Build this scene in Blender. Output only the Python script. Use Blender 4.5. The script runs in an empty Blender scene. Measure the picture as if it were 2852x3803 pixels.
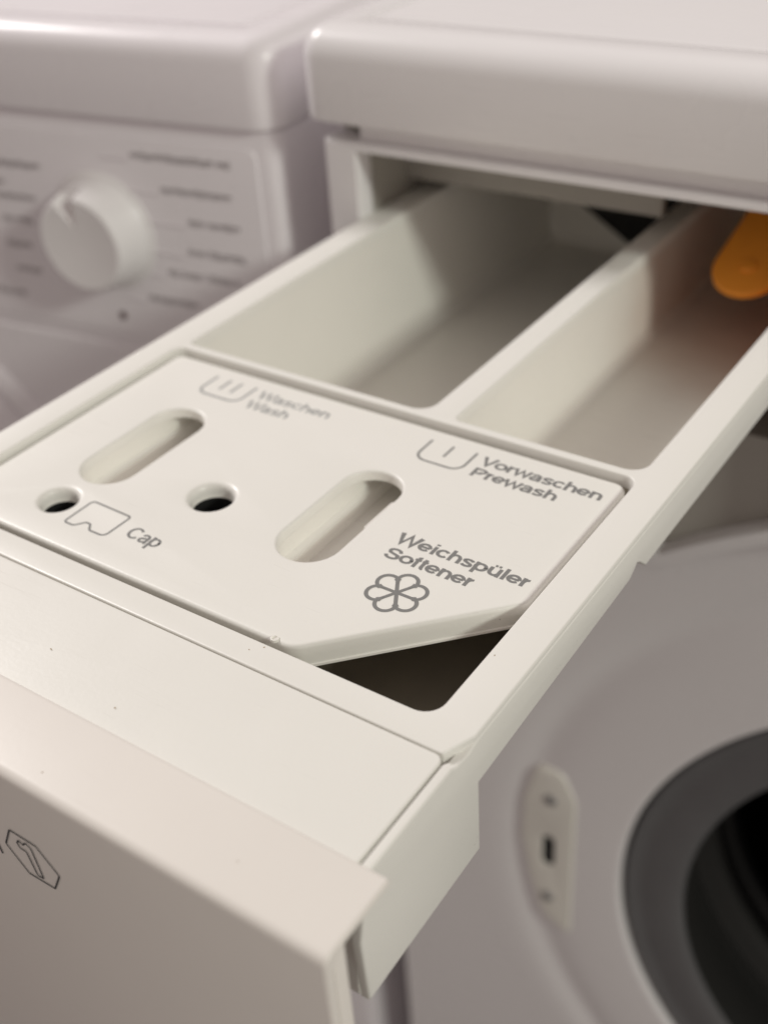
import bpy, bmesh, math, random
from mathutils import Vector, Matrix
from mathutils.geometry import tessellate_polygon

random.seed(4)
S = bpy.context.scene
C = bpy.context.collection
R = math.radians
PI = math.pi

# ---------------------------------------------------------------- camera
cam_d = bpy.data.cameras.new('camera')
cam = bpy.data.objects.new('camera', cam_d)
C.objects.link(cam)
S.camera = cam
cam.matrix_world = Matrix((
    (0.82589601, -0.28433789, 0.48687549, 0.17420653),
    (0.56080722, 0.50346181, -0.65728340, -0.23832157),
    (-0.05823264, 0.81589103, 0.57526584, 0.16951280),
    (0, 0, 0, 1)))
cam_d.sensor_fit = 'VERTICAL'
cam_d.sensor_height = 36.0
cam_d.lens = 41.008
cam_d.clip_start = 0.01
cam_d.clip_end = 50
cam_d.dof.use_dof = True
cam_d.dof.focus_distance = 0.262
cam_d.dof.aperture_fstop = 0.041008 / 0.0045

# ---------------------------------------------------------------- world and light
W = bpy.data.worlds.new('World')
S.world = W
W.use_nodes = True
bg = W.node_tree.nodes['Background']
bg.inputs['Color'].default_value = (1.0, 0.86, 0.805, 1)
bg.inputs['Strength'].default_value = 0.365


def area(name, loc, target, size, power, color):
    d = bpy.data.lights.new(name, 'AREA')
    d.shape = 'DISK' if name == 'side_lamp' else 'RECTANGLE'
    d.size = size[0]
    d.size_y = size[1]
    d.energy = power
    d.color = color
    o = bpy.data.objects.new(name, d)
    C.objects.link(o)
    o.location = loc
    o.rotation_euler = (Vector(target) - Vector(loc)).to_track_quat('-Z', 'Y').to_euler()
    return o


area('side_lamp', (1.56, -0.26, 0.87), (0, 0, 0), (0.24, 0.24), 13.0, (0.97, 1.0, 0.90))
area('ceiling_lamp', (-2.02, 0.22, 1.55), (0, 0.0, 0), (0.55, 0.6), 50, (1.0, 0.965, 0.95))

S.view_settings.view_transform = 'Standard'
S.view_settings.look = 'None'
S.view_settings.gamma = 1
S.view_settings.exposure = 0
S.view_settings.use_curve_mapping = False
S.render.engine = 'CYCLES'
S.cycles.use_denoising = True
S.cycles.max_bounces = 10
S.cycles.diffuse_bounces = 6


# ---------------------------------------------------------------- materials
def mat(name, col, rough=0.4, spec=0.5, bump=0.0, bscale=400.0, var=0.0, vscale=30.0, metal=0.0,
        coat=0.0, specks=0.0, sss=0.0):
    m = bpy.data.materials.new(name)
    m.use_nodes = True
    nt = m.node_tree
    p = nt.nodes['Principled BSDF']
    p.inputs['Roughness'].default_value = rough
    p.inputs['Specular IOR Level'].default_value = spec
    p.inputs['Metallic'].default_value = metal
    p.inputs['Coat Weight'].default_value = coat
    if sss:
        p.inputs['Subsurface Weight'].default_value = sss
        p.inputs['Subsurface Radius'].default_value = (0.0022, 0.0019, 0.0013)
        p.inputs['Subsurface Scale'].default_value = 1.0
    tc = nt.nodes.new('ShaderNodeTexCoord')
    col4 = (*col, 1)
    src = None
    if var > 0:
        n = nt.nodes.new('ShaderNodeTexNoise')
        n.inputs['Scale'].default_value = vscale
        n.inputs['Detail'].default_value = 5
        nt.links.new(tc.outputs['Object'], n.inputs['Vector'])
        mx = nt.nodes.new('ShaderNodeMix')
        mx.data_type = 'RGBA'
        mx.inputs[6].default_value = tuple(c * (1 - var) for c in col) + (1,)
        mx.inputs[7].default_value = tuple(min(1, c * (1 + var)) for c in col) + (1,)
        nt.links.new(n.outputs['Fac'], mx.inputs[0])
        src = mx.outputs[2]
        # uneven gloss from handling
        mr = nt.nodes.new('ShaderNodeMapRange')
        mr.inputs[3].default_value = rough * 0.8
        mr.inputs[4].default_value = rough * 1.25
        n2 = nt.nodes.new('ShaderNodeTexNoise')
        n2.inputs['Scale'].default_value = vscale * 2.3
        n2.inputs['Detail'].default_value = 6
        nt.links.new(tc.outputs['Object'], n2.inputs['Vector'])
        nt.links.new(n2.outputs['Fac'], mr.inputs[0])
        mpg = nt.nodes.new('ShaderNodeMapping')
        mpg.inputs['Rotation'].default_value = (0, 0, 0.5)
        mpg.inputs['Scale'].default_value = (1, 26, 26)
        nt.links.new(tc.outputs['Object'], mpg.inputs['Vector'])
        n3 = nt.nodes.new('ShaderNodeTexNoise')
        n3.inputs['Scale'].default_value = 60
        n3.inputs['Detail'].default_value = 3
        nt.links.new(mpg.outputs['Vector'], n3.inputs['Vector'])
        r3 = nt.nodes.new('ShaderNodeMapRange')
        r3.inputs[1].default_value = 0.62
        r3.inputs[2].default_value = 0.72
        r3.inputs[3].default_value = 0.0
        r3.inputs[4].default_value = -0.10
        nt.links.new(n3.outputs['Fac'], r3.inputs[0])
        ad3 = nt.nodes.new('ShaderNodeMath')
        ad3.operation = 'ADD'
        nt.links.new(mr.outputs[0], ad3.inputs[0])
        nt.links.new(r3.outputs[0], ad3.inputs[1])
        nt.links.new(ad3.outputs[0], p.inputs['Roughness'])
    if specks > 0:
        v = nt.nodes.new('ShaderNodeTexVoronoi')
        v.inputs['Scale'].default_value = 95
        v.inputs['Randomness'].default_value = 1.0
        nt.links.new(tc.outputs['Object'], v.inputs['Vector'])
        lt = nt.nodes.new('ShaderNodeMapRange')
        lt.inputs[1].default_value = 0.018
        lt.inputs[2].default_value = 0.034
        lt.inputs[3].default_value = 1.0
        lt.inputs[4].default_value = 0.0
        nt.links.new(v.outputs['Distance'], lt.inputs[0])
        sep = nt.nodes.new('ShaderNodeSeparateColor')
        nt.links.new(v.outputs['Color'], sep.inputs[0])
        gt = nt.nodes.new('ShaderNodeMath')
        gt.operation = 'GREATER_THAN'
        gt.inputs[1].default_value = 1 - specks
        nt.links.new(sep.outputs[0], gt.inputs[0])
        mu = nt.nodes.new('ShaderNodeMath')
        mu.operation = 'MULTIPLY'
        nt.links.new(lt.outputs[0], mu.inputs[0])
        nt.links.new(gt.outputs[0], mu.inputs[1])
        mu2 = nt.nodes.new('ShaderNodeMath')
        mu2.operation = 'MULTIPLY'
        mu2.inputs[1].default_value = 0.75
        nt.links.new(mu.outputs[0], mu2.inputs[0])
        mx2 = nt.nodes.new('ShaderNodeMix')
        mx2.data_type = 'RGBA'
        mx2.inputs[6].default_value = col4
        if src:
            nt.links.new(src, mx2.inputs[6])
        mx2.inputs[7].default_value = (0.16, 0.13, 0.10, 1)
        nt.links.new(mu2.outputs[0], mx2.inputs[0])
        src = mx2.outputs[2]
    if src:
        nt.links.new(src, p.inputs['Base Color'])
    else:
        p.inputs['Base Color'].default_value = col4
    if bump > 0:
        n = nt.nodes.new('ShaderNodeTexNoise')
        n.inputs['Scale'].default_value = bscale
        n.inputs['Detail'].default_value = 4
        nt.links.new(tc.outputs['Object'], n.inputs['Vector'])
        b = nt.nodes.new('ShaderNodeBump')
        b.inputs['Strength'].default_value = bump
        b.inputs['Distance'].default_value = 0.0004
        nt.links.new(n.outputs['Fac'], b.inputs['Height'])
        nt.links.new(b.outputs['Normal'], p.inputs['Normal'])
    return m


CREAM = mat('cream_plastic', (0.80, 0.785, 0.742), rough=0.36, spec=0.45, bump=0.10, bscale=900, var=0.02, specks=0.05)
CREAM2 = mat('cream_plastic_tub', (0.815, 0.795, 0.745), rough=0.30, spec=0.5, var=0.02)
PANEL = mat('front_panel_plastic', (0.79, 0.748, 0.705), rough=0.42, spec=0.5, bump=0.06, bscale=700, var=0.02, specks=0.03)
ENAMEL = mat('white_enamel', (0.79, 0.77, 0.775), rough=0.28, spec=0.4, var=0.015, vscale=9)
ENAMEL2 = mat('aged_white_enamel', (0.81, 0.775, 0.80), rough=0.28, spec=0.4, var=0.03, vscale=14)
ORANGE_CAST = mat('tub_plastic_orange_cast', (0.815, 0.795, 0.745), rough=0.30, spec=0.5, var=0.02)  # brown gradient paints the orange tab's reflection and shade into the tub
nt = ORANGE_CAST.node_tree
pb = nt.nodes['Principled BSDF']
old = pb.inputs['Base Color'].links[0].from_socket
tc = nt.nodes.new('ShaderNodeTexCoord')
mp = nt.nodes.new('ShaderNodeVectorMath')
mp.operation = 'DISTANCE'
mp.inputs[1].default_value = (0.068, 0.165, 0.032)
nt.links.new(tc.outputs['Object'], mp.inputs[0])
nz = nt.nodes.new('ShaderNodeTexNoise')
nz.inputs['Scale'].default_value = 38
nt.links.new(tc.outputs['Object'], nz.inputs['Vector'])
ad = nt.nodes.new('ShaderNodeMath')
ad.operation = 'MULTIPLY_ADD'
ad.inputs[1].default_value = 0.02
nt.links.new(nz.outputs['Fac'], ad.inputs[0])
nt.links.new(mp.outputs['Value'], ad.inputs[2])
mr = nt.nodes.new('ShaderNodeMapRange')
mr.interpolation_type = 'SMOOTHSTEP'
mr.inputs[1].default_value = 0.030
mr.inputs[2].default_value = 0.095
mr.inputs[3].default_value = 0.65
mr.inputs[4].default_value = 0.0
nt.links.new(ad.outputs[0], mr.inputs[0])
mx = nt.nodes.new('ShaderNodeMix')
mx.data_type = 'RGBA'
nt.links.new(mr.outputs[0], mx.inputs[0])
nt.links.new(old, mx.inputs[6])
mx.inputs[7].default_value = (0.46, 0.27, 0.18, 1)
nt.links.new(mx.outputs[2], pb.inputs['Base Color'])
INK = mat('grey_print_ink', (0.215, 0.213, 0.208), rough=0.5, spec=0.3, var=0.06, vscale=800)
INK_PALE = mat('worn_grey_print_ink', (0.33, 0.335, 0.33), rough=0.5, spec=0.3, var=0.08, vscale=600)
INK_DARK = mat('dark_print_ink', (0.035, 0.035, 0.04), rough=0.5, spec=0.3)
INK_BLUR = mat('panel_print_ink', (0.24, 0.215, 0.215), rough=0.5, spec=0.3)
DARK = mat('recess_shade_grey', (0.42, 0.38, 0.31), rough=0.55, var=0.2, vscale=60)  # greyed below the cream so the deep compartment's shade sits in its colour
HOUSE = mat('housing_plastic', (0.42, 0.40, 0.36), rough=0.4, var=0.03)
RUBBER = mat('grey_rubber', (0.118, 0.116, 0.12), rough=0.5, spec=0.4, var=0.08, vscale=40)
RUBBER2 = mat('dark_rubber', (0.022, 0.021, 0.020), rough=0.55, spec=0.3)
STEEL = mat('drum_steel', (0.03, 0.03, 0.03), rough=0.35, metal=0.8)
BLACK = mat('black_interior', (0.006, 0.006, 0.006), rough=0.7)
ORANGE = mat('orange_plastic', (1.0, 0.36, 0.035), rough=0.4, var=0.05, vscale=50)
PLATE = mat('latch_plate_plastic', (0.78, 0.76, 0.70), rough=0.4, var=0.03)
SCREW = mat('screw_metal', (0.36, 0.35, 0.35), rough=0.35, metal=0.7)
KNOB = mat('knob_plastic', (0.84, 0.82, 0.82), rough=0.32, spec=0.5, var=0.02, vscale=60)
GRIME = mat('brown_grime', (0.36, 0.27, 0.17), rough=0.6, var=0.2, vscale=200)
FLOOR = mat('grey_floor', (0.22, 0.21, 0.20), rough=0.7, var=0.1, vscale=6)


# ---------------------------------------------------------------- helpers
def obj(name, verts, faces, m, parent=None, smooth=35.0, rot=None):
    me = bpy.data.meshes.new(name)
    me.from_pydata([tuple(v) for v in verts], [], faces)
    me.validate()
    me.update()
    bm = bmesh.new()
    bm.from_mesh(me)
    bmesh.ops.recalc_face_normals(bm, faces=bm.faces)
    bm.to_mesh(me)
    bm.free()
    if smooth:
        for p in me.polygons:
            p.use_smooth = True
        me.set_sharp_from_angle(angle=R(smooth))
    me.materials.append(m)
    o = bpy.data.objects.new(name, me)
    C.objects.link(o)
    if parent:
        o.parent = parent
    return o


def empty(name, loc, rz=0, label=None, cat=None, group=None):
    o = bpy.data.objects.new(name, None)
    C.objects.link(o)
    o.location = loc
    o.rotation_euler = (0, 0, rz)
    o.empty_display_size = 0.02
    if label:
        o['label'] = label
    if cat:
        o['category'] = cat
    if group:
        o['group'] = group
    return o


def rrect(x0, y0, x1, y1, r, n=6):
    """rounded rectangle, CCW; r one number or four (x0y0, x1y0, x1y1, x0y1)"""
    if not isinstance(r, (tuple, list)):
        r = (r,) * 4
    out = []
    for (cx, cy, a, rr) in ((x0, y0, 180, r[0]), (x1, y0, 270, r[1]), (x1, y1, 0, r[2]), (x0, y1, 90, r[3])):
        sx = 1 if cx == x0 else -1
        sy = 1 if cy == y0 else -1
        if rr <= 0:
            out.append((cx, cy))
            continue
        for k in range(n + 1):
            t = R(a + 90 * k / n)
            out.append((cx + sx * rr + rr * math.cos(t), cy + sy * rr + rr * math.sin(t)))
    return out


def rpoly(pts, r, n=6):
    """polygon with rounded corners (r: one number or a list)"""
    out = []
    N = len(pts)
    for i, p in enumerate(pts):
        rr = r[i] if isinstance(r, (list, tuple)) else r
        p = Vector(p)
        if rr <= 0:
            out.append((p.x, p.y))
            continue
        a = (Vector(pts[i - 1]) - p)
        b = (Vector(pts[(i + 1) % N]) - p)
        a.normalize()
        b.normalize()
        ang = a.angle(b) / 2
        d = rr / math.tan(ang)
        cen = p + (a + b).normalized() * (rr / math.sin(ang))
        s = p + a * d - cen
        e = p + b * d - cen
        sa = math.atan2(s.y, s.x)
        ea = math.atan2(e.y, e.x)
        while ea - sa > PI:
            ea -= 2 * PI
        while ea - sa < -PI:
            ea += 2 * PI
        for k in range(n + 1):
            t = sa + (ea - sa) * k / n
            out.append((cen.x + rr * math.cos(t), cen.y + rr * math.sin(t)))
    return out


def circle(cx, cy, r, n=40):
    return [(cx + r * math.cos(2 * PI * k / n), cy + r * math.sin(2 * PI * k / n)) for k in range(n)]


def stadium(cx, y0, y1, r, n=14):
    out = []
    for k in range(n + 1):
        t = PI * k / n
        out.append((cx + r * math.cos(t), y1 - r + r * math.sin(t)))
    for k in range(n + 1):
        t = PI + PI * k / n
        out.append((cx + r * math.cos(t), y0 + r + r * math.sin(t)))
    return out


def sarea(l):
    return 0.5 * sum(l[i - 1][0] * l[i][1] - l[i][0] * l[i - 1][1] for i in range(len(l)))


def inset(loop, d):
    """offset a loop towards its own inside by d (negative grows it)"""
    if abs(d) < 1e-12:
        return list(loop)
    sgn = 1 if sarea(loop) > 0 else -1
    out = []
    N = len(loop)
    for i in range(N):
        p = Vector(loop[i])
        a = p - Vector(loop[i - 1])
        b = Vector(loop[(i + 1) % N]) - p
        if a.length < 1e-9:
            a = b.copy()
        if b.length < 1e-9:
            b = a.copy()
        a.normalize()
        b.normalize()
        na = Vector((-a.y, a.x)) * sgn
        nb = Vector((-b.y, b.x)) * sgn
        m = na + nb
        if m.length < 1e-6:
            m = na
        m.normalize()
        k = d / max(0.35, m.dot(na))
        out.append((p.x + m.x * k, p.y + m.y * k))
    return out


def plate_data(outer, holes, z0, z1, bev=0.0, seg=4, hbev=None):
    """flat plate in xy between z0 and z1 with rounded top edges; holes cut through"""
    V, F = [], []
    if hbev is None:
        hbev = [bev] * len(holes)
    loops = [(outer, 1, bev)] + [(h, -1, hb) for h, hb in zip(holes, hbev)]
    top, bot = [], []
    for lp, s, b in loops:
        rings = []
        if b > 0:
            for k in range(seg + 1):
                t = PI / 2 * k / seg
                rings.append((inset(lp, s * b * (1 - math.sin(t))), z1 - b * (1 - math.cos(t))))
        else:
            rings.append((list(lp), z1))
        rings.append((list(lp), z0))
        base = len(V)
        n = len(lp)
        for q, z in rings:
            V += [(x, y, z) for x, y in q]
        for k in range(len(rings) - 1):
            for i in range(n):
                j = (i + 1) % n
                F.append((base + k * n + i, base + k * n + j, base + (k + 1) * n + j, base + (k + 1) * n + i))
        top.append((rings[0][0], base))
        bot.append((rings[-1][0], base + (len(rings) - 1) * n))
    for grp in (top, bot):
        idx = []
        polys = []
        for q, b in grp:
            polys.append([Vector((x, y, 0)) for x, y in q])
            idx += list(range(b, b + len(q)))
        for t in tessellate_polygon(polys):
            F.append(tuple(idx[k] for k in t))
    return V, F


def mapv(V, f):
    return [f(*v) for v in V]


def stack(rings, cap0=False, cap1=False):
    """rings: list of (loop, z), all the same length"""
    V, F = [], []
    n = len(rings[0][0])
    for q, z in rings:
        V += [(x, y, z) for x, y in q]
    for k in range(len(rings) - 1):
        for i in range(n):
            j = (i + 1) % n
            F.append((k * n + i, k * n + j, (k + 1) * n + j, (k + 1) * n + i))
    if cap0:
        F.append(tuple(range(n)))
    if cap1:
        F.append(tuple(range((len(rings) - 1) * n, len(rings) * n)))
    return V, F


def join(*parts):
    V, F = [], []
    for v, f in parts:
        b = len(V)
        V += list(v)
        F += [tuple(i + b for i in q) for q in f]
    return V, F


def boxd(x0, x1, y0, y1, z0, z1, b=0.0):
    if b <= 0:
        V = [(x, y, z) for z in (z0, z1) for y in (y0, y1) for x in (x0, x1)]
        return V, [(0, 2, 3, 1), (4, 5, 7, 6), (0, 1, 5, 4), (2, 6, 7, 3), (0, 4, 6, 2), (1, 3, 7, 5)]
    lp = rrect(x0, y0, x1, y1, b, 3)
    rings = []
    for k in range(4):
        t = PI / 2 * k / 3
        rings.append((inset(lp, b * (1 - math.sin(t)) * 0.98), z0 + b * (1 - math.cos(t))))
    for k in range(4):
        t = PI / 2 * (1 - k / 3)
        rings.append((inset(lp, b * (1 - math.sin(t)) * 0.98), z1 - b * (1 - math.cos(t))))
    return stack(rings, True, True)


def lathe_y(profile, cx, cz, n=128, a0=0.0, a1=2 * PI):
    """profile of (r, y) turned about the y axis through (cx, cz)"""
    V, F = [], []
    full = abs(a1 - a0 - 2 * PI) < 1e-6
    m = n if full else n + 1
    for r, y in profile:
        for k in range(m):
            t = a0 + (a1 - a0) * k / n
            V.append((cx + r * math.cos(t), y, cz + r * math.sin(t)))
    for i in range(len(profile) - 1):
        for k in range(n if full else n):
            j = (k + 1) % m
            F.append((i * m + k, i * m + j, (i + 1) * m + j, (i + 1) * m + k))
    return V, F


def ribbon(paths, w, lift=2.5e-6, ky=1.0):
    """flat strokes of width w in xy along open or closed paths; each stroke a hair above the one before"""
    V, F = [], []
    for pi_, (path, closed) in enumerate(paths):
        P = [Vector(p) for p in path]
        Q = [P[0]]
        for p in P[1:]:
            if (p - Q[-1]).length > 1e-7:
                Q.append(p)
        if closed and (Q[0] - Q[-1]).length < 1e-7:
            Q.pop()
        N = len(Q)
        b = len(V)
        for i in range(N):
            if closed:
                a, c = Q[i] - Q[i - 1], Q[(i + 1) % N] - Q[i]
            else:
                a = Q[i] - Q[i - 1] if i else Q[1] - Q[0]
                c = Q[i + 1] - Q[i] if i < N - 1 else Q[i] - Q[i - 1]
            a = a.normalized()
            c = c.normalized()
            na = Vector((-a.y, a.x))
            m = na + Vector((-c.y, c.x))
            if m.length < 1e-5:
                m = na
            m.normalize()
            k = w / 2 / max(0.5, m.dot(na))
            z = lift * pi_
            V.append((Q[i].x + m.x * k, Q[i].y + m.y * k * ky, z))
            V.append((Q[i].x - m.x * k, Q[i].y - m.y * k * ky, z))
        for i in range(N if closed else N - 1):
            j = (i + 1) % N
            F.append((b + 2 * i, b + 2 * i + 1, b + 2 * j + 1, b + 2 * j))
    return V, F


def arc(cx, cy, rx, ry, a0, a1, n=14):
    return [(cx + rx * math.cos(R(a0 + (a1 - a0) * k / n)), cy + ry * math.sin(R(a0 + (a1 - a0) * k / n))) for k in
            range(n + 1)]


# ---- sans-serif stroke letters, cap height 1
SW = 0.225
h_ = SW / 2
XH = 0.77


def glyph(c):
    X = XH - h_
    if c in ('n', 'h', 'ü', 'u'):
        l, r = h_ + .03, .66
        if c == 'n' or c == 'h':
            st = [(l, 0), (l, XH if c == 'n' else 1.02)]
            return .80, [st, [(l, .36)] + arc((l + r) / 2, .38, (r - l) / 2, X - .38, 180, 0) + [(r, 0)]]
        st = [(r, 0), (r, XH)]
        g = [st, [(l, XH)] + [(l, .35)] + arc((l + r) / 2, .35, (r - l) / 2, .35 - h_, 180, 360) + [(r, .37)]]
        if c == 'ü':
            g += [[(l + .08, .92), (l + .22, .92)], [(r - .22, .92), (r - .08, .92)]]
        return .80, g
    if c == 'r':
        l = h_ + .03
        return .48, [[(l, 0), (l, XH)], [(l, .33)] + arc(l + .27, .33, .27, X - .33, 180, 88)]
    if c == 'e':
        cx, rx, ry, cy = .38, .30, XH / 2 - h_ + .01, XH / 2
        return .765, [[(cx - rx + .02, cy - .01), (cx + rx, cy - .01)], arc(cx, cy, rx, ry, -1, 322, 26)]
    if c == 'c':
        return .72, [arc(.38, XH / 2, .295, XH / 2 - h_ + .01, 38, 322, 24)]
    if c == 'o':
        return .79, [arc(.395, XH / 2, .31, XH / 2 - h_ + .01, 0, 360, 30) + arc(.395, XH / 2, .31, XH / 2 - h_ + .01, 0, 12, 2)]
    if c == 'C':
        return 1.0, [arc(.51, .5, .41, .5 - h_ + .015, 40, 320, 28)]
    if c == 'p':
        l = h_ + .03
        return .81, [[(l, -.26), (l, XH)], arc(.41, XH / 2, .295, XH / 2 - h_ + .01, 0, 372, 30)]
    if c == 'a':
        r = .60
        return .76, [[(r + .07, .02), (r, .10)] + [(r, .46)] + arc(.36, .46, .24, X - .46 + .01, 0, 158, 12),
                     [(r, .41), (.42, .40), (.30, .37)] + arc(.27, .215, .165, .14, 85, 275, 10) + [(.42, .105), (r, .21)]]
    if c == 's':
        return .70, [[(.60, .545), (.54, .61)] + arc(.34, .53, .225, .125, 50, 180, 9) + [(.17, .44), (.34, .375), (.52, .31)]
                     + arc(.335, .205, .24, .135, 20, -140, 9) + [(.09, .17)]]
    if c == 'S':
        return .93, [[(.80, .70)] + arc(.46, .745, .31, .18, 18, 190, 12) + [(.20, .58), (.46, .51), (.76, .43)]
                     + arc(.47, .265, .335, .19, 25, -170, 13) + [(.105, .30)]]
    if c == 'f':
        return .42, [[(.20, 0), (.20, .80)] + arc(.36, .80, .16, .14, 180, 95, 6), [(.01, XH - .07), (.39, XH - .07)]]
    if c == 't':
        return .42, [[(.20, .95), (.20, .20)] + arc(.34, .20, .14, .13, 180, 275, 6), [(.05, XH - .07), (.39, XH - .07)]]
    if c == 'l':
        return .35, [[(.175, 0), (.175, 1.02)]]
    if c == 'i':
        return .35, [[(.175, 0), (.175, XH)], [(.175, .88), (.175, 1.02)]]
    if c == 'W':
        return 1.33, [[(.06, 1), (.36, .04), (.665, .93), (.97, .04), (1.27, 1)]]
    if c == 'w':
        return 1.06, [[(.05, XH), (.28, .05), (.53, .68), (.78, .05), (1.01, XH)]]
    if c == 'V':
        return .93, [[(.06, 1), (.465, .04), (.87, 1)]]
    if c == 'P':
        l = h_ + .04
        return .93, [[(l, 0), (l, 1)], [(l, 1 - h_), (.55, 1 - h_)] + arc(.56, .71, .26, .29 - h_, 90, -90, 12) + [(.55, .42), (l, .42)]]
    raise KeyError(c)


def text_data(s, x0, x1, base, cap, weight=1.0):
    tot = 0
    items = []
    for c in s:
        w, g = glyph(c)
        items.append((tot, g, c))
        tot += w
    kx = (x1 - x0) / tot
    parts = []
    n = 0
    for off, g, ch in items:
        paths = [([((x + off) * kx + x0, y * cap + base) for x, y in p], False) for p in g]
        ww = weight * (1.32 if ch == 'W' else 1.12 if ch in 'Vw' else 1.0)
        V, F = ribbon(paths, SW * (kx + cap) / 2 * ww, 5e-6, 0.76)
        parts.append((V, F))
    return join(*parts)


# ================================================================ machine setting
BASE = -0.80
fl = obj('floor', *boxd(-2.5, 2.5, -2.5, 1.5, BASE - 0.02, BASE), FLOOR, smooth=0)
fl['kind'] = 'structure'

# ================================================================ washing machine on the right
MX, MY, MROT = -0.1037, 0.115, R(1.6)
wm = empty('washing_machine', (MX, MY, BASE), MROT,
           'white front-loading washing machine with its detergent drawer pulled out and grey round door seal showing', 'washing machine')


def wz(V):
    return [(x, y, z - BASE) for x, y, z in V]


def xz(V, yf):
    """plate data drawn in (x, z) with its front towards -y at yf; plate z is distance towards the viewer"""
    return [(x, yf - d, y) for x, y, d in V]


MW = 0.630
DCX, DCZ = 0.3145, -0.340
SX, SZ = 0.3220, -0.338


def wpart(name, V, F, m, parent=None, **k):
    o = obj(name, wz(V), F, m, parent or wm, **k)
    return o


# cabinet side/back shell
V, F = join(boxd(0.000, 0.004, 0.016, 0.60, BASE + 0.01, 0.0300), boxd(MW - .004, MW, 0.016, 0.60, BASE + 0.01, 0.0300),
            boxd(0.004, MW - .004, 0.592, 0.60, BASE + 0.01, 0.0300))
wpart('cabinet', V, F, ENAMEL, smooth=0)
# control fascia with the drawer opening; lower edge curves round the door
RA = 0.2720
a_l = math.acos((0.146 - DCX) / RA)
arcpts = [(DCX + RA * math.cos(a_l + (PI - 2 * a_l) * k / 40), DCZ + RA * math.sin(a_l + (PI - 2 * a_l) * k / 40)) for k in range(41)]
arcpts = arcpts[::-1]
arcpts = [(DCX - (p[0] - DCX), p[1]) for p in arcpts][::-1]
zl = arcpts[0][1]
arcpts = sorted(arcpts, key=lambda p: p[0])
zl = arcpts[0][1]
outer = [(0.0, zl)] + arcpts + [(MW, arcpts[-1][1]), (MW, 0.0305), (0.0, 0.0305)]
if sarea(outer) < 0:
    outer = outer[::-1]
RB = 0.2785


def arc_bottom(r, x0, x1, zb, e=0.0):
    """opening outline whose lower edge follows the round door, grown by e"""
    xs = DCX - math.sqrt((r - e) ** 2 - (zb - e - DCZ) ** 2)
    pts = [(x0 - e, 0.0270 + e), (x0 - e, zb - e)]
    for k in range(17):
        x = xs + (x1 + e - xs) * k / 16
        pts.append((x, DCZ + math.sqrt((r - e) ** 2 - (x - DCX) ** 2)))
    pts.append((x1 + e, 0.0270 + e))
    return pts


hole = arc_bottom(RB, 0.0142, 0.1975, -0.118)
V, F = plate_data(outer, [hole], 0, 0.010, 0.0012, 3, [0.0008])
wpart('fascia', xz(V, 0.010), F, ENAMEL)
V, F = plate_data(arc_bottom(RB, 0.0142, 0.1975, -0.118, 0.0015), [rrect(0.0146, -0.0600, 0.1971, 0.0268, 0.001, 2)], 0, 0.0008, 0.0)
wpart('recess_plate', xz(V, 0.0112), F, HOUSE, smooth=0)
# recessed band between lid and fascia
V, F = boxd(0.0150, MW - .01, 0.0035, 0.012, 0.0306, 0.0372)
wpart('trim_band', V, F, ENAMEL, smooth=0)
V, F = boxd(0.0005, MW - 0.001, 0.013, 0.595, 0.0306, 0.0380)
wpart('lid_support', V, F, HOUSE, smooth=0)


# lid
def lid_rings(x0, x1, y0, y1, z0, z1, rc, re, groove=0.020):
    def lp(d):
        return rrect(x0 + d, y0 + d, x1 - d, y1 - d, max(rc - d, 0.0015), 8)
    rings = [(lp(0.004), z0), (lp(0.0018), z0), (lp(0.0005), z0 + 0.0006), (lp(0), z0 + 0.0020)]
    n = 9
    for k in range(n + 1):
        t = PI / 2 * k / n
        rings.append((lp(re * (1 - math.cos(t)) * 0.98), z1 - re * (1 - math.sin(t))))
    g = groove
    rings += [(lp(g - .002), z1), (lp(g - .0008), z1 - .0004), (lp(g), z1 - .0022),
              (lp(g + .0010), z1 - .0022), (lp(g + .0018), z1 - .0003), (lp(g + .004), z1 + .0001)]
    return stack(rings, True, True)


V, F = lid_rings(-0.0072, MW + 0.0072, -0.004, 0.602, 0.0376, 0.0715, 0.010, 0.0110)
wpart('lid', V, F, ENAMEL)

# drawer housing inside the opening
hx0, hx1, hz0, hz1 = 0.0142, 0.1975, -0.062, 0.0270
hd = 0.36
V, F = join(boxd(hx0 - .002, hx0, 0.0116, hd, hz0, hz1 + .002), boxd(hx1, hx1 + .002, 0.0116, hd, hz0, hz1 + .002),
            boxd(hx0, hx1, 0.0116, 0.055, hz1, hz1 + .002), boxd(hx0, hx1, 0.0116, hd, hz0 - .002, hz0))
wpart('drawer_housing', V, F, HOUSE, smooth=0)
V, F = boxd(hx0 + .0001, 0.1240, 0.0352, 0.0388, 0.0058, hz1 - .0003)
wpart('cross_bar', V, F, mat('shaded_grey_plastic', (0.34, 0.32, 0.29), rough=0.5), smooth=0)  # darker than the housing, to carry the shade behind the opening's edge
V, F = join(boxd(hx0, hx1, hd + .001, hd + 0.004, hz0, hz1 + .05), boxd(hx0, hx1, 0.056, hd, hz1 + 0.004, hz1 + .006))
wpart('housing_back', V, F, BLACK, smooth=0)

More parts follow.
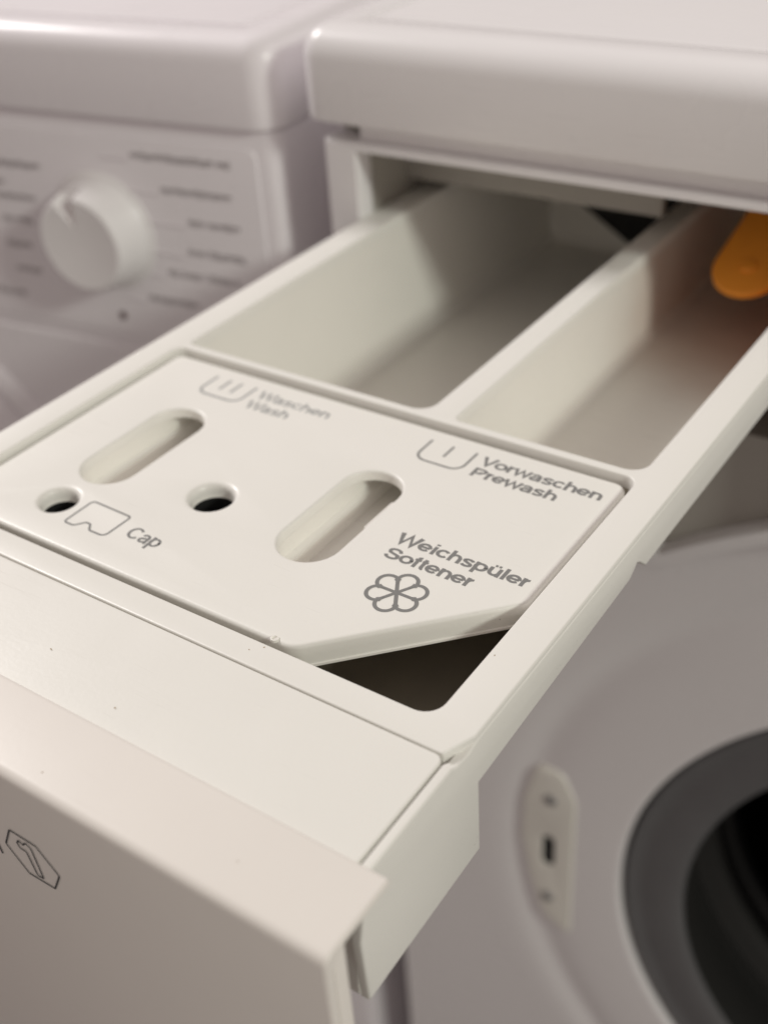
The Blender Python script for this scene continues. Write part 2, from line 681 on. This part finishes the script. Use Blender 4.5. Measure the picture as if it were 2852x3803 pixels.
# front panel with the large round dish
RH = 0.268
V, F = plate_data(rrect(0.0, BASE + 0.06, MW, 0.0298, 0.001, 3), [circle(SX, SZ, RH, 128), rrect(0.008, -0.0645, 0.205, 0.0286, 0.002, 2)], 0, 0.002, 0.0)
F = [f for f in F]
wpart('front_panel', xz(V, 0.0135), F, ENAMEL)
prof = [(RH, 0.0115), (0.260, 0.0116), (0.252, 0.0120), (0.247, 0.0130), (0.243, 0.0143), (0.239, 0.0151), (0.235, 0.0148),
        (0.230, 0.0139), (0.224, 0.0131), (0.215, 0.0128), (0.205, 0.0128), (0.196, 0.0130), (0.192, 0.0132),
        (0.188, 0.0134), (0.1848, 0.0136), (0.1842, 0.0140), (0.1839, 0.0150), (0.1836, 0.0280)]
V, F = lathe_y(prof, SX, SZ, 160)
wpart('door_surround', V, F, ENAMEL, smooth=60)
prof = [(0.1825, 0.0190), (0.1808, 0.0165), (0.178, 0.0170), (0.176, 0.0190), (0.171, 0.0180), (0.162, 0.0183), (0.156, 0.0190), (0.153, 0.0205), (0.152, 0.0225)]
V, F = lathe_y(prof, SX, SZ, 128)
wpart('door_seal', V, F, RUBBER, smooth=60)
prof = [(0.1520, 0.0227), (0.1520, 0.0300), (0.1540, 0.0400), (0.1570, 0.0500), (0.163, 0.060), (0.168, 0.068), (0.170, 0.078)]
V, F = lathe_y(prof, SX, SZ, 128)
wpart('seal_fold', V, F, RUBBER2, smooth=60)
prof = [(0.170, 0.079), (0.166, 0.083), (0.160, 0.086), (0.1585, 0.089), (0.1585, 0.092), (0.162, 0.097)]
V, F = lathe_y(prof, SX, SZ, 128)
wpart('seal_lip', V, F, RUBBER2, smooth=60)
prof = [(0.162, 0.100), (0.156, 0.101), (0.153, 0.104), (0.153, 0.110), (0.158, 0.114), (0.20, 0.118), (0.235, 0.125), (0.24, 0.14),
        (0.24, 0.42), (0.235, 0.43), (0.0005, 0.43)]
V, F = lathe_y(prof, SX, SZ, 96)
wpart('drum', V, F, STEEL, smooth=50)

# latch plate on the left of the door opening
lx, lz = 0.0985, -0.0085
lp = rpoly([(lx - .0110, -0.362 + lz), (lx - .0030, -0.390 + lz), (lx + .0150, -0.3985 + lz), (lx + .0150, -0.288 + lz), (lx + .007, -0.271 + lz),
            (lx - .0085, -0.2725 + lz), (lx - .0155, -0.300 + lz), (lx - .0165, -0.330 + lz)], [.02, .012, .003, .010, .007, .007, .02, .02], 5)
slot = rrect(lx - .0034, -0.3450 + lz, lx + .0034, -0.3220 + lz, 0.0033, 5)
V, F = plate_data(lp, [slot], 0, 0.0055, 0.0022, 4, [0.0006])
pl = wpart('latch_plate', xz(V, 0.0172), F, PLATE)
V, F = plate_data(rrect(lx - .006, -0.347 + lz, lx + .006, -0.321 + lz, 0.002, 3), [], 0, 0.002, 0)
wpart('latch_slot', xz(V, 0.0144), F, BLACK, pl)
for zc in (-0.2930 + lz, -0.3715 + lz):
    V, F = plate_data(circle(lx + .0005, zc, 0.0036, 24), [], 0, 0.0014, 0.0007, 3)
    wpart('screw', xz(V, 0.0120), F, SCREW, pl)

# ================================================================ left machine
n7 = R(7.9)
ux, uy = math.cos(n7), math.sin(n7)
LOC = (-0.112 - uy * 0.003, 0.0949 + ux * 0.003, BASE)
K = 1.06
CP = (0.17420653, -0.23832157, 0.1695128)
LOC = tuple(c + K * (l - c) for c, l in zip(CP, LOC))      # stands flush with its neighbour, 8 mm lower
lm = empty('tumble_dryer', LOC, n7,
           'white neighbouring laundry machine on the left with round programme knob and rows of printed text', 'tumble dryer')
LW = 0.60


def lpart(name, V, F, m, parent=None, **k):
    return obj(name, wz(V), F, m, parent or lm, **k)


lm.scale = (K, K, K)
V, F = lid_rings(-LW - .002, 0.0020, -0.0035, 0.60, 0.0366, 0.0700, 0.012, 0.0100)
lpart('lid', V, F, ENAMEL2)
# cabinet body (one closed shell, open towards the front panel)
lp = rrect(-LW, 0.0, 0.0, 0.59, 0.007, 6)
V, F = stack([(inset(lp, .002), 0.0364), (inset(lp, .0008), 0.0360), (lp, 0.0340), (lp, -0.0660), (inset(lp, .0012), -0.0672),
              (inset(lp, .0012), -0.0690), (lp, -0.0702), (lp, -0.735)], True, True)
cab = lpart('cabinet', V, F, ENAMEL2)
# raised control field, slightly proud
V, F = plate_data(rrect(-LW + .012, -0.0625, -0.0100, 0.0290, 0.004, 5), [], 0, 0.0009, 0.0007, 3)
cf = lpart('control_panel', xz(V, 0.0001), F, ENAMEL2)
# round door below
prof = [(0.200, 0.0002), (0.197, -0.004), (0.192, -0.0065), (0.1895, -0.0055), (0.188, -0.0030), (0.1865, -0.0060), (0.180, -0.012), (0.14, -0.020), (0.0005, -0.022)]
V, F = lathe_y(prof, -0.300, -0.252, 96)
lpart('door', V, F, ENAMEL2, smooth=50)
# programme knob
KX, KZ = -0.0912, -0.0130


def knob_mesh():
    prof = [(0.0265, 0.0), (0.0262, 0.0012), (0.0252, 0.0020), (0.0240, 0.0022), (0.0234, 0.0030), (0.0208, 0.0165),
            (0.0203, 0.0178), (0.0194, 0.0184), (0.0100, 0.0172), (0.0002, 0.0170)]
    V, F = lathe_y([(r, -d) for r, d in prof], KX, KZ, 64)
    n = len(V)
    F.append(tuple(range(0, 64)))
    F.append(tuple(range(n - 64, n)))
    return V, F


V, F = knob_mesh()
kb = lpart('knob', V, F, KNOB)
# finger notch cut into the rim of the knob
ct = bpy.data.objects.new('cut', bpy.data.meshes.new('cut'))
nv = []
aN = R(104)
for (rr, ta, dd) in ((0.0060, 0, -0.0110), (0.032, -0.0110, -0.0095), (0.032, 0.0110, -0.0095)):
    px = KX + rr * math.cos(aN) - ta * math.sin(aN)
    pz = KZ + rr * math.sin(aN) + ta * math.cos(aN)
    nv.append((px, dd, pz - BASE))
    nv.append((px, -0.025, pz - BASE))
ct.data.from_pydata(nv, [], [(0, 2, 4), (1, 5, 3), (0, 1, 3, 2), (2, 3, 5, 4), (4, 5, 1, 0)])
bm = bmesh.new()
bm.from_mesh(ct.data)
bmesh.ops.recalc_face_normals(bm, faces=bm.faces)
bm.to_mesh(ct.data)
bm.free()
C.objects.link(ct)
ct.parent = lm
md = kb.modifiers.new('b', 'BOOLEAN')
md.operation = 'DIFFERENCE'
md.object = ct
md.solver = 'EXACT'
bpy.context.view_layer.update()
dg = bpy.context.evaluated_depsgraph_get()
nm = bpy.data.meshes.new_from_object(kb.evaluated_get(dg))
kb.modifiers.clear()
kb.data = nm
bpy.data.objects.remove(ct)
# brown grime collected in the notch
a = []
for (rr, ta, dd) in ((0.0064, 0, -0.0116), (0.0150, -0.0030, -0.0108), (0.0150, 0.0030, -0.0108)):
    a.append((KX + rr * math.cos(aN) - ta * math.sin(aN), dd, KZ + rr * math.sin(aN) + ta * math.cos(aN)))
a2 = [(p[0], p[1] - 0.0006, p[2]) for p in a]
lpart('grime', a + a2, [(0, 1, 2), (3, 5, 4), (0, 3, 4, 1), (1, 4, 5, 2), (2, 5, 3, 0)], GRIME, kb, smooth=0)
# print and raised leader lines
rows_r = [(.0215, -.0700, -.0222, -.0846), (.0083, -.0575, -.0226, -.0735), (-.0045, -.0463, -.0214, -.0666),
          (-.0176, -.0488, -.0211, -.0668), (-.0283, -.0608, -.0242, -.0690), (-.0418, -.0738, -.0469, -.0840)]
rows_l = [(.0117, -.1700, -.1197, None), (.0030, -.1640, -.1430, None), (-.0032, -.1600, -.1266, None), (-.0138, -.1482, -.1307, None),
          (-.0258, -.1491, -.1345, None), (-.0378, -.1471, -.1321, None), (-.0505, -.1660, -.1457, None)]


def scribble(x0, x1, z):
    """row of small print too blurred to read: short upright and round strokes"""
    paths = []
    x = x0
    while x < x1 - .0006:
        k = random.random()
        hh = 0.0023 if k < .7 else 0.0033
        paths.append(([(x, z), (x, z + hh)], False))
        if k < .45:
            paths.append((arc(x + .0007, z + .0013, .0007, .0009, 180, 0, 5), False))
            x += .0017
        elif k < .8:
            paths.append((arc(x + .0009, z + .0011, .0008, .0011, 30, 330, 8), False))
            x += .0021
        else:
            x += .0012
        if random.random() < .06:
            x += .0012
    return ribbon(paths, .00042, 2e-6)


for rz_, xa, xb, xl in rows_r + rows_l:
    V, F = scribble(xa, xb, rz_ - .0012)
    lpart('print', [(x, -0.0009 - .00003 - z, y) for x, y, z in V], F, INK_BLUR, cf, smooth=0)
    # fine raised line under each row
    x2 = xb if xl is None else xb
    x1 = xa - 0.002 if xl is None else xl
    if xl is not None:
        V, F = boxd(x1, xa - .0015, -0.00135, -0.0008, rz_ - .0020, rz_ - .0012)
        lpart('leader_line', V, F, ENAMEL2, cf, smooth=0)
# small screw hole under the knob, drawn as a dark disc
V, F = plate_data(circle(-0.0906, -0.0527, 0.0019, 20), [], 0, 0.0003, 0.0001, 2)
lpart('screw_hole', xz(V, -0.0009), F, mat('dark_red_disc', (0.08, 0.035, 0.035), rough=0.4), cf)

# ================================================================ detergent drawer
dr = empty('detergent_drawer', (0, 0, -0.062), 0,
           'cream plastic detergent drawer pulled out of the machine, grey words printed on its cover', 'detergent drawer')


def dpart(name, V, F, m, parent=None, **k):
    return obj(name, [(x, y, z + 0.062) for x, y, z in V], F, m, parent or dr, **k)


YB = 0.255
FT = -0.0040
outer = rpoly([(-0.0897, -0.1065), (0.0866, -0.1065), (0.0897, -0.0990), (0.0897, YB + .004), (-0.0897, YB + .004)], [0, .0006, .0012, .002, .002], 3)
rec = rpoly([(-0.0798, -0.0990), (0.0797, -0.0990), (0.0797, 0.0), (-0.0798, 0.0)], [.003, .0048, .0038, .0038], 7)
cmpL = rpoly([(-0.0778, 0.0032), (0.0133, 0.0032), (0.0133, YB), (-0.0778, YB)], [.0016, .0055, .004, .004], 7)
cmpR = rpoly([(0.0227, 0.0032), (0.0793, 0.0032), (0.0793, YB), (0.0227, YB)], [.0018, .0052, .004, .004], 7)
V, F = plate_data(outer, [rec, cmpL, cmpR], FT, 0.0, 0.0005, 4, [0.0005, 0.0009, 0.0009])
dpart('frame', V, F, CREAM)


# side skirts: profile drawn in (y, z), thickness in x
def skirt(sgn):
    prof = [(YB + .0035, -0.0012), (YB + .0035, -0.0132), (-0.0165, -0.0132), (-0.0205, -0.0095), (-0.0222, -0.0086), (-0.0240, -0.0100), (-0.0262, -0.0112),
            (-0.0985, -0.0138), (-0.0985, -0.0345), (-0.1401, -0.0352), (-0.1408, -0.0166), (-0.1388, -0.0080), (-0.1384, -0.0020),
            (-0.1366, -0.0006), (-0.1085, -0.0006), (-0.1066, -0.0018), (-0.1020, -0.0022), (-0.0985, -0.0012)]
    prof = prof[::-1] if sarea(prof) < 0 else prof
    V, F = plate_data(prof, [], 0.0, 0.0021, 0.0005, 3)
    if sgn > 0:
        return [(0.0878 + d, y, z) for y, z, d in V], F
    return [(-0.0878 - d, y, z) for y, z, d in V], F


for s in (1, -1):
    V, F = skirt(s)
    dpart('side_panel', V, F, CREAM)


# compartments (tubs) under the frame
def tub(bx, rad, zf, fil, m, name, seg=6, wall=0.0014):
    x0, y0, x1, y1 = bx

    def lp(d):
        pts = [(x0 + d, y0 + d), (x1 - d, y0 + d), (x1 - d, y1 - d), (x0 + d, y1 - d)]
        return rpoly(pts, [max(r - d, 0.0006) for r in rad], 7)
    rings = [(lp(0), FT - .00005)]
    dr_ = 0.0012
    for k in range(seg + 1):
        t = PI / 2 * k / seg
        rings.append((lp(dr_ + fil * (1 - math.cos(t)) * .98), zf + fil * (1 - math.sin(t))))
    inner = stack(rings, False, True)
    outr = stack([(lp(0), FT - .00005), (lp(-wall), FT - .00005), (lp(dr_ - wall), zf + fil), (lp(dr_ + fil - wall), zf - wall)], False, True)
    V, F = join(inner, outr)
    return dpart(name, V, F, m)


tub((-0.0778, 0.0032, 0.0133, YB), [.0016, .0055, .004, .004], -0.0560, 0.0060, CREAM2, 'wash_compartment')
tub((0.0227, 0.0032, 0.0793, YB), [.0018, .0052, .004, .004], -0.0350, 0.0045, ORANGE_CAST, 'prewash_compartment')
tub((-0.0798, -0.0990, 0.0797, 0.0), [.003, .0048, .0038, .0038], -0.0345, 0.0030, DARK, 'softener_compartment')

V, F = plate_data([(-0.068, -0.030), (-0.028, -0.0545), (0.0120, -0.0545), (0.0120, -0.0045), (-0.066, -0.0045)], [], 0, 0.0019, 0)  # black wedge stands in for the shade at the compartment's rear
V = [(x, YB - 0.0016 - d, z) for x, z, d in V]
dpart('rear_shade', V, F, BLACK, smooth=0)

# ---- siphon cover: the printed plate
ZC = -0.0020
co = rpoly([(-0.0790, -0.0955), (0.0405, -0.0955), (0.0779, -0.0560), (0.0779, -0.0014), (-0.0790, -0.0014)], [.003, .0065, .0040, .0036, .0036], 7)
s1 = stadium(-0.0496, -0.0699, -0.0268, 0.0085, 14)
s2 = stadium(0.0199, -0.0699, -0.0268, 0.0085, 14)
h1 = circle(-0.0503, -0.0804, 0.0052, 36)
h2 = circle(-0.0148, -0.0590, 0.0059, 36)
V, F = plate_data(co, [s1, s2, h1, h2], ZC - 0.0030, ZC, 0.0011, 5, [0.0009, 0.0009, 0.0016, 0.0018])
cover = dpart('siphon_cover', V, F, CREAM)
# rim wall under the edge of the cover, with a fine ledge at its foot
ri = inset(co, 0.0016)
rings = [(inset(co, 0.0002), ZC - .0030), (inset(co, 0.0002), ZC - .0058), (inset(co, -0.0001), ZC - .0060), (inset(co, -0.0001), ZC - .0066),
         (ri, ZC - .0066), (ri, ZC - .0030)]
V, F = stack(rings)
dpart('rim', V, F, CREAM, cover)
# troughs below the two long slots and short black shade tubes below the round holes
for cx in (-0.0496, 0.0199):
    t0 = stadium(cx, -0.0699, -0.0268, 0.0085, 14)
    t1 = [(x, y + (0.0180 if y > -0.040 else 0)) for x, y in t0]
    rings = [(inset(t0, -.0012), ZC - .00305), (t0, ZC - .00305)]
    rings = [(t1, ZC - .00305), (inset(t1, .0002), ZC - .0076), (inset(t1, .0022), ZC - .0086), (inset(t1, .0027), ZC - .0122)]
    V1 = stack(rings, False, True)
    o = inset(t1, -.0012)
    V2 = stack([(t1, ZC - .00305), (o, ZC - .00305), (o, ZC - .0135)], False, True)
    V, F = join(V1, V2)
    dpart('slot_trough', V, F, CREAM2, cover)
    V, F = boxd(cx + .0056, cx + .0083, -0.0470, -0.0338, ZC - .0068, ZC - .0030, 0.0005)
    dpart('slot_tab', V, F, CREAM2, cover)
for (hx, hy, hr) in ((-0.0503, -0.0804, 0.0052), (-0.0148, -0.0590, 0.0059)):
    c0 = circle(hx, hy, hr, 36)
    V, F = stack([(c0, ZC - .00305), (inset(c0, .0002), ZC - .0042), (inset(c0, -.001), ZC - .0042), (inset(c0, -.001), ZC - .00305), (c0, ZC - .00305)])
    dpart('hole_rim', V, F, CREAM2, cover)
    V, F = stack([(inset(c0, -.0005), ZC - .0043), (inset(c0, -.0005), ZC - .0250)], False, True)  # black tube paints the dark seen down each hole
    dpart('hole_shade', V, F, BLACK, cover)

# ---- lettering and symbols on the cover
ZP = ZC + 0.00003


def cprint(name, V, F, m, label):
    o = dpart(name, [(x, y, ZP + z) for x, y, z in V], F, m, cover, smooth=0)
    o['label'] = label
    return o


mm = 0.001
for (s, x0, x1, b, cap, m, wgt) in (
        ('Weichspüler', 38.3, 74.9, -51.5, 4.25, INK, 1.0), ('Softener', 38.9, 63.5, -57.9, 4.25, INK, 1.0),
        ('Vorwaschen', 38.7, 74.3, -11.3, 4.2, INK, 1.0), ('Prewash', 38.9, 64.3, -17.05, 4.2, INK, 1.0),
        ('Waschen', -38.3, -11.7, -11.9, 4.1, INK_PALE, .85), ('Wash', -38.2, -22.4, -17.9, 4.1, INK_PALE, .85),
        ('Cap', -23.0, -12.0, -83.8, 4.9, INK, .84)):
    V, F = text_data(s, x0 * mm, x1 * mm, b * mm, cap * mm, wgt)
    cprint('lettering', V, F, m, 'grey printed word ' + s)


def tubsym(x0, x1, yt, yb, bars, m, name, label, w=.00072):
    r = .0034
    p = [(x0, yt), (x0, yb + r)] + arc(x0 + r, yb + r, r, r, 180, 270, 8) + [(x1 - r, yb)] + arc(x1 - r, yb + r, r, r, 270, 360, 8) + [(x1, yt)]
    paths = [(p, False)]
    for bx in bars:
        paths.append(([(bx, yt - .0002), (bx, yb + .0040)], False))
    V, F = ribbon(paths, w, 4e-6)
    cprint(name, V, F, m, label)


tubsym(.0214, .0358, -.0068, -.0168, (.0285,), INK, 'tub_symbol', 'prewash tub symbol with one bar')
tubsym(-.0572, -.0416, -.0071, -.0174, (-.0516, -.0472), INK_PALE, 'tub_symbol', 'main wash tub symbol with two bars', .0009)
cp = rpoly([(-.0413, -.0763), (-.0270, -.0767), (-.0272, -.0864), (-.0325, -.0864), (-.0342, -.0843), (-.0358, -.0843), (-.0378, -.0869), (-.0413, -.0869)],
           [.0012, .0010, .0016, .0012, .0008, .0008, .0014, .0010], 5)
V, F = ribbon([(cp, True)], .00062)
cprint('capsule_symbol', V, F, INK, 'capsule outline symbol')
# six-petal flower
fx, fy = .04990, -.06785
paths = []
r0 = .00505
for k in range(6):
    a0 = 60 * k
    paths.append(([(fx, fy), (fx + r0 * math.cos(R(a0)), fy + r0 * math.sin(R(a0)))], False))
for k in range(6):
    am = R(60 * k + 30)
    d = r0 * math.cos(R(30)) + .0002
    rr = r0 * .5 + .00005
    cx, cy = fx + d * math.cos(am), fy + d * math.sin(am)
    paths.append((arc(cx, cy, rr, rr, 60 * k + 30 - 92, 60 * k + 30 + 92, 18), False))
V, F = ribbon(paths, .00095, 4e-6)
# widen the spokes towards the rim so that each petal is a rounded drop
for k in range(6):
    a0 = R(60 * k)
    c, s = math.cos(a0), math.sin(a0)
    b = len(V)
    for (rr, t) in ((r0 * .62, 0), (r0 * .98, -.00085), (r0 * 1.06, 0), (r0 * .98, .00085)):
        V.append((fx + rr * c - t * s, fy + rr * s + t * c, 6e-5))
    F.append((b, b + 1, b + 2, b + 3))
cprint('flower_symbol', V, F, INK, 'six-petal flower symbol')

# ---- front of the drawer: flat bridge piece and the handle front
V, F = plate_data(rpoly([(-0.0872, -0.1400), (0.0872, -0.1400), (0.0872, -0.10685), (-0.0872, -0.10685)], [.0006, .0006, .0019, .0010], 3), [],
                  -0.0045, -0.00015, 0.00035, 4)
dpart('bridge', V, F, CREAM)
# handle front: profile in (y, z) swept along x
ro = 0.0022
pr_ = [(-0.1364, 0.0002), (-0.1368, 0.0007), (-0.1376, 0.0009)]
pr_ += [(-0.1560 + ro + ro * math.cos(R(90 + 90 * k / 8)), 0.0009 - ro + ro * math.sin(R(90 + 90 * k / 8))) for k in range(9)]
pr_ += [(-0.1562, -0.1310), (-0.1555, -0.1350), (-0.1535, -0.1355), (-0.1535, -0.0040), (-0.1520, -0.0016), (-0.1500, -0.0010), (-0.1364, -0.0010)]
HXW = 0.0946
rings = []
for (x, d) in ((-HXW, .0006), (-HXW + .0003, .0002), (-HXW + .0008, 0), (HXW - .0008, 0), (HXW - .0003, .0002), (HXW, .0006)):
    rings.append((inset(pr_, d), x))
V, F = stack(rings, False, False)
n = len(pr_)
for b in (0, 5 * n):
    for t in tessellate_polygon([[Vector((p[0], p[1], 0)) for p in rings[0][0]]]):
        F.append(tuple(b + i for i in t))
V = [(z, x, y) for x, y, z in V]
hf = dpart('handle_front', V, F, PANEL)
for s in (1, -1):
    x0, x1 = sorted((s * (HXW - .0003), s * (HXW - .0021)))
    V, F = boxd(x0, x1, -0.15345, -0.1500, -0.1350, -0.00120, 0.0004)
    dpart('cheek', V, F, PANEL, hf)
# inner wall, flange and shelf seen in the gap beside the handle
V, F = join(boxd(-0.0870, 0.0860, -0.1310, -0.1295, -0.0345, -0.0047), boxd(0.0832, 0.0877, -0.1404, -0.1385, -0.0345, -0.0047),
            boxd(0.060, 0.0831, -0.1400, -0.1311, -0.0190, -0.0177), boxd(0.060, 0.0831, -0.1402, -0.1311, -0.0345, -0.0331))
dpart('inner_wall', V, F, CREAM, smooth=0)
V, F = boxd(0.0600, 0.0829, -0.1372, -0.1364, -0.0329, -0.0192)  # dark sheet added to deepen the shade in the pocket beside the handle
dpart('pocket_shade', V, F, mat('pocket_shade_grey', (0.10, 0.09, 0.075), rough=0.6), smooth=0)


# ---- maintenance symbol on the handle front
def fprint(name, paths, w, m, label):
    V, F = ribbon(paths, w, 4e-6)
    V = [(x, -0.1562 - .00004 - z, y) for x, y, z in V]
    o = dpart(name, V, F, m, hf, smooth=0)
    o['label'] = label


hexa = rpoly([(.0113, -.0186), (.0080, -.0250), (.0131, -.0314), (.0212, -.0310), (.0244, -.0248), (.0192, -.0187)], .0006, 3)
fprint('spanner_symbol', [(hexa, True), (
    rpoly([(.0126, -.0218), (.0130, -.0232), (.0150, -.0232), (.0162, -.0300), (.0181, -.0298), (.0171, -.0208), (.0158, -.0201), (.0151, -.0206), (.0146, -.0213), (.0134, -.0207)],
          [0, .0006, .0006, .0006, .0002, .0008, .0004, .0001, .0001, 0], 3), True)],
       .00042, INK_DARK, 'hexagon symbol with a spanner inside')
fprint('print_mark', [([(.0022, -.0210), (.0046, -.0262), (.0051, -.0302)], False)], .00055, INK_DARK, 'end of a printed mark cut by the picture edge')

# ---- orange siphon tab standing in the prewash compartment
lp = stadium(0, -0.019, 0.030, 0.0130, 12)
V, F = plate_data(lp, [], -0.0012, 0.0012, 0.0006, 3)
E1 = Matrix.Translation((0.0545, 0.1590, -0.0045)) @ Matrix.Rotation(R(-8), 4, 'Z') @ Matrix.Rotation(R(28), 4, 'X')
V = [tuple(E1 @ Vector(v)) for v in V]
dpart('orange_tab', V, F, ORANGE)
V, F = boxd(0.0690, 0.0788, 0.135, 0.250, -0.034, -0.004, 0.002)  # unseen block, added to bounce orange onto the compartment floor and divider
dpart('orange_bounce_block', V, F, ORANGE)
lp = circle(0, -0.006, 0.0030, 20)
V, F = plate_data(lp, [], 0.0012, 0.0020, 0.0005, 3)
dpart('tab_pip', [tuple(E1 @ Vector(v)) for v in V], F, ORANGE)

# ---- specks of dirt and a moulding nub on the plastic
parts = []
for k, (x, y, r, e) in enumerate(((-0.0042, -0.1248, .00012, 3), (0.0215, -0.1307, .00017, 1.2), (0.0812, -0.0769, .00014, 1.6), (0.0343, -0.1024, .00012, 2),
                                  (0.0367, -0.1001, .00015, 1.8), (0.0228, -0.1516, .00015, 1.5), (0.0694, -0.1478, .00012, 1.2))):
    a = random.random() * PI
    V = []
    for i in range(10):
        t = 2 * PI * i / 10
        u, v = r * e * math.cos(t), r * math.sin(t) * (1 + .3 * random.random())
        V.append((x + u * math.cos(a) - v * math.sin(a), y + u * math.sin(a) + v * math.cos(a), 0.00002 if y > -0.136 else 0.00095))
    parts.append((V, [tuple(range(10))]))
V, F = join(*parts)
o = dpart('specks', V, F, GRIME, smooth=0)
o['kind'] = 'stuff'
c0 = circle(0.0353, -0.0950, 0.0011, 18)
V, F = stack([(c0, ZC - .0004), (inset(c0, .0001), ZC + .00025), (inset(c0, .0004), ZC + .0003), (inset(c0, .0006), ZC - .0001)], False, True)
dpart('moulding_nub', V, F, CREAM2, cover)
